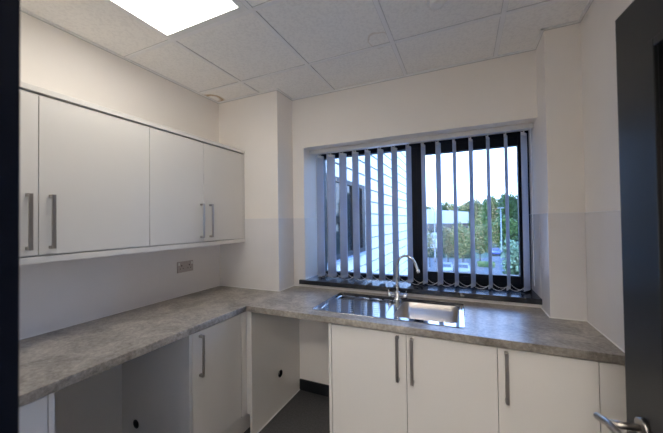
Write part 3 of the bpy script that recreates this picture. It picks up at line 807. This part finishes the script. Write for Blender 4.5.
def tree(x, y, h, w_, leaf, label, n=1800, s=.3, base=.25, group=None, name='tree', z=G):
    u = empty(name, (x, y, z), label, 'tree', group)
    mk('trunk', trunk_mesh(x, y, z, h*.7, max(.05, w_*.045), w_*.6), 'bark', parent=u)
    bm = bmesh.new(); zb = z+h*base; hh = h*(1-base)
    crown(bm, (x, y, zb+hh*.45), (w_*.85, w_*.85, hh*.45), n//2, s)
    for k in range(5):
        a = k*2*PI/5+random.random(); rr = w_*.5
        crown(bm, (x+rr*math.cos(a), y+rr*math.sin(a), zb+hh*random.uniform(.3, .72)), (w_*.5, w_*.5, hh*.28), n//10, s)
    # inner mass so that the crown is not see-through
    crown(bm, (x, y, zb+hh*.45), (w_*.6, w_*.6, hh*.36), n//4, s*1.9, shell=.2)
    mk('crown', bm, leaf, parent=u)
    return u

# far belt: individual trees; two source trees per kind then copies
gb = 'trees of the far belt'
belt = [(-66, 100, 12, 6), (-52, 106, 12.5, 6), (-39, 100, 13, 6), (-28, 122, 12.2, 6.0), (-20, 130, 12.0, 5.0), (-13.6, 121, 12.3, 4.6), (-7.8, 134, 14.2, 4.8),
        (-3.0, 119, 12.8, 4.2), (1.6, 128, 14.2, 4.6), (5.4, 105, 13.1, 3.6), (7.0, 93, 13.6, 3.9), (11.2, 87, 13.6, 3.9), (16.6, 77, 13.2, 3.7), (20.6, 90, 14.4, 4.4), (24.5, 77, 14.0, 4.4), (30, 89, 15.5, 5.0), (35, 77, 14.2, 4.8), (41, 89, 15.5, 5.2), (47, 77, 14.2, 5.2), (55, 89, 15.5, 6)]
srcs = []
for i, (x, y, h, w_) in enumerate(belt):
    far = ['one of the dark leafy trees of the far belt behind the white building', 'one of the green trees of the far belt at the right of the view'][x > 2]
    kind = i % 3
    if len(srcs) < 3:
        tr_ = tree(x, y, 12.5, 4.6, ['leafdark', 'leafmid', 'leafdark'][kind], far, n=9000, s=.30, base=.02, group=gb)
        srcs.append(tr_); tr_.scale = (w_/4.6, w_/4.6, h/12.5)
    else:
        tr_ = copy_thing(srcs[kind], (x, y, G), far, rotz=i*1.3); tr_.scale = (w_/4.6, w_/4.6, h/12.5)
# mid right greenery
tree(3.6, 76, 8.3, 3.0, 'leafmid', 'bright green rounded tree in front of the far belt', n=2600, s=.30, base=.05)
tree(7.6, 70, 7.6, 2.6, 'leafmid', 'green tree standing behind the right lamp post', n=2600, s=.30, base=.05)
tree(11.2, 62, 8.0, 2.6, 'leafdark', 'dark green tree at the right edge of the window view', n=2600, s=.30, base=.05)
# small trees of the car park
gs = None
tree(-.25, 43, 6.3, 1.65, 'leafyellow', 'yellow green young tree behind the right white car', n=1700, s=.14, base=.22)
tree(-2.2, 45.5, 6.0, 1.5, 'leafautumn', 'reddish autumn young tree above the hedge', n=1300, s=.14, base=.20)
tree(2.1, 50, 5.9, 1.9, 'leafyellow', 'yellow green tree with a pale trunk at the road side', n=1900, s=.16, base=.20)
tree(-4.4, 42.5, 5.6, .95, 'leafautumn', 'thin sparse young tree beside the left lamp post', n=330, s=.11, base=.28)
tree(3.75, 26.5, 5.3, 1.25, 'leafpale', 'pale leaved bushy tree nearest the window at the right', n=2600, s=.12, base=.02)
def hedge(x0, x1, y0, y1, h, label, n, leaf='hedge'):
    bm = bmesh.new()
    box(bm, x0+.15, x1-.15, y0+.15, y1-.15, G, G+h-.15)
    for _ in range(n):
        p = Vector((random.uniform(x0, x1), random.choice((y0, y1, random.uniform(y0, y1))), G+random.uniform(0, h)))
        if random.random() < .5: p.z = G+h+random.uniform(-.1, .1)
        a = random.uniform(0, 6.28); s_ = .13
        bm.faces.new([bm.verts.new(p+Vector((s_*math.cos(a+q_), s_*.6*math.sin(a+q_), s_*math.sin(a+q_)))) for q_ in (0, 1.6, 3.1, 4.7)])
    mk('hedge', bm, leaf, label=label, cat='hedge')
hedge(-8.5, -3.2, 53.4, 54.8, 1.3, 'clipped dark hedge in front of the low white building', 900)
hedge(-2.6, 1.2, 54.6, 56, 1.5, 'clipped dark hedge between the small trees', 700)
hedge(1.6, 3.6, 44.8, 45.8, .5, 'low green planting on the bend of the car park road', 300, 'leafmid')

# cars (front towards the window)
def car(loc, paint, label, cat='car', first=None):
    x, y, z = loc
    u = empty('car', loc, label, 'car', None)
    bm = bmesh.new()
    prof = [(-2.05, .35), (-2.1, .65), (-1.95, .82), (-1.05, .98), (-.35, 1.40), (.9, 1.46), (1.7, 1.05), (2.05, .95), (2.1, .4)]
    secs = []
    for sx, k in ((-.88, .94), (-.80, 1), (.80, 1), (.88, .94)):
        secs.append([bm.verts.new((x+sx*(1 if pz < 1.0 else .82), y+py*k, z+.35+(pz-.35)*(1 if abs(sx) < .85 else .985))) for py, pz in prof])
    n = len(prof)
    for a in range(3):
        for k in range(n): bm.faces.new((secs[a][k], secs[a][(k+1) % n], secs[a+1][(k+1) % n], secs[a+1][k]))
    bm.faces.new(secs[0]); bm.faces.new(list(reversed(secs[3])))
    bmesh.ops.recalc_face_normals(bm, faces=bm.faces[:])
    mk('car_body', bm, paint, parent=u)
    bm = bmesh.new()
    vs = [bm.verts.new((x+a, y+b, z+c)) for a, b, c in ((-.68, -1.04, 1.0), (.68, -1.04, 1.0), (.60, -.42, 1.37), (-.60, -.42, 1.37), (-.68, -1.0, .96), (.68, -1.0, .96), (.60, -.40, 1.33), (-.60, -.40, 1.33))]
    for q_ in ((0, 1, 2, 3), (7, 6, 5, 4), (0, 4, 5, 1), (1, 5, 6, 2), (2, 6, 7, 3), (3, 7, 4, 0)): bm.faces.new([vs[i] for i in q_])
    mk('windscreen', bm, 'cardark', parent=u)
    for sx in (-1, 1):
        mk('side_window', B((x+sx*.70-.03, x+sx*.70+.03, y-.5, y+1.1, z+1.02, z+1.32)), 'cardark', parent=u)
        mk('headlamp', B((x+sx*.62-.16, x+sx*.62+.16, y-2.10, y-1.98, z+.62, z+.76), bev=.02), 'carlamp', parent=u)
        for yy in (-1.35, 1.3):
            bm = bmesh.new(); tube(bm, [(x+sx*.70, y+yy, z+.31), (x+sx*.88, y+yy, z+.31)], .31, 18)
            mk('wheel', bm, 'tyre', parent=u)
    u.scale = (.82, .82, .82)
    return u
car((-2.05, 38.6, G), 'carwhite', 'white car parked at the left, below the autumn tree')
car((-.22, 38.6, G), 'carwhite', 'white car parked to the right of the other white car')
car((5.0, 60.6, G), 'carblue', 'small blue car parked under the trees at the right')

# ------------------------------------------------------------------ light, world, camera
w_ = bpy.data.worlds.new('World'); S.world = w_; w_.use_nodes = True
N = w_.node_tree.nodes; Lk = w_.node_tree.links
bg = N['Background']; tc = N.new('ShaderNodeTexCoord'); sx = N.new('ShaderNodeSeparateXYZ'); rp = N.new('ShaderNodeValToRGB')
Lk.new(tc.outputs['Generated'], sx.inputs[0]); Lk.new(sx.outputs['Z'], rp.inputs['Fac']); Lk.new(rp.outputs['Color'], bg.inputs['Color'])
e = rp.color_ramp.elements
e[0].position = 0; e[0].color = (.50, .68, 1.0, 1); e[1].position = .55; e[1].color = (.20, .40, 1.0, 1)
bg.inputs['Strength'].default_value = 4.1

pl = bpy.data.lights.new('window_portal', 'AREA'); pl.shape = 'RECTANGLE'; pl.size = WX1-WX0; pl.size_y = WZ1-WZ0
pl.cycles.is_portal = True
po = bpy.data.objects.new('window_portal', pl); COL.objects.link(po); po.location = ((WX0+WX1)/2, YFR+.12, (WZ0+WZ1)/2)
po.rotation_euler = (-PI/2, 0, 0)

cd = bpy.data.cameras.new('camera'); cam = bpy.data.objects.new('camera', cd); COL.objects.link(cam)
cam.location = (0, 0, 1.4845)
yaw, pit, rol = .4218, .0155, .0135
cam.rotation_mode = 'QUATERNION'
F = Vector((-math.sin(yaw)*math.cos(pit), math.cos(yaw)*math.cos(pit), math.sin(pit)))
Rt = Vector((math.cos(yaw), math.sin(yaw), 0)); Up = Rt.cross(F)
# roll: image axes
c_, s_ = math.cos(rol), math.sin(rol)
R2 = Rt*c_-Up*s_; U2 = Rt*s_+Up*c_
cam.rotation_quaternion = Matrix((R2, U2, -F)).transposed().to_quaternion()
cd.sensor_width = 36; cd.lens = 295.35/663*36; cd.dof.use_dof = True; cd.dof.focus_distance = 2.3; cd.dof.aperture_fstop = 2.8; cd.clip_start = .01; cd.clip_end = 500
S.camera = cam
vs_ = S.view_settings
vs_.view_transform = 'Standard'; vs_.look = 'None'; vs_.exposure = 1.08; vs_.gamma = 1; vs_.use_curve_mapping = False

S.cycles.max_bounces = 16; S.cycles.diffuse_bounces = 12; S.cycles.glossy_bounces = 6; S.cycles.transparent_max_bounces = 16
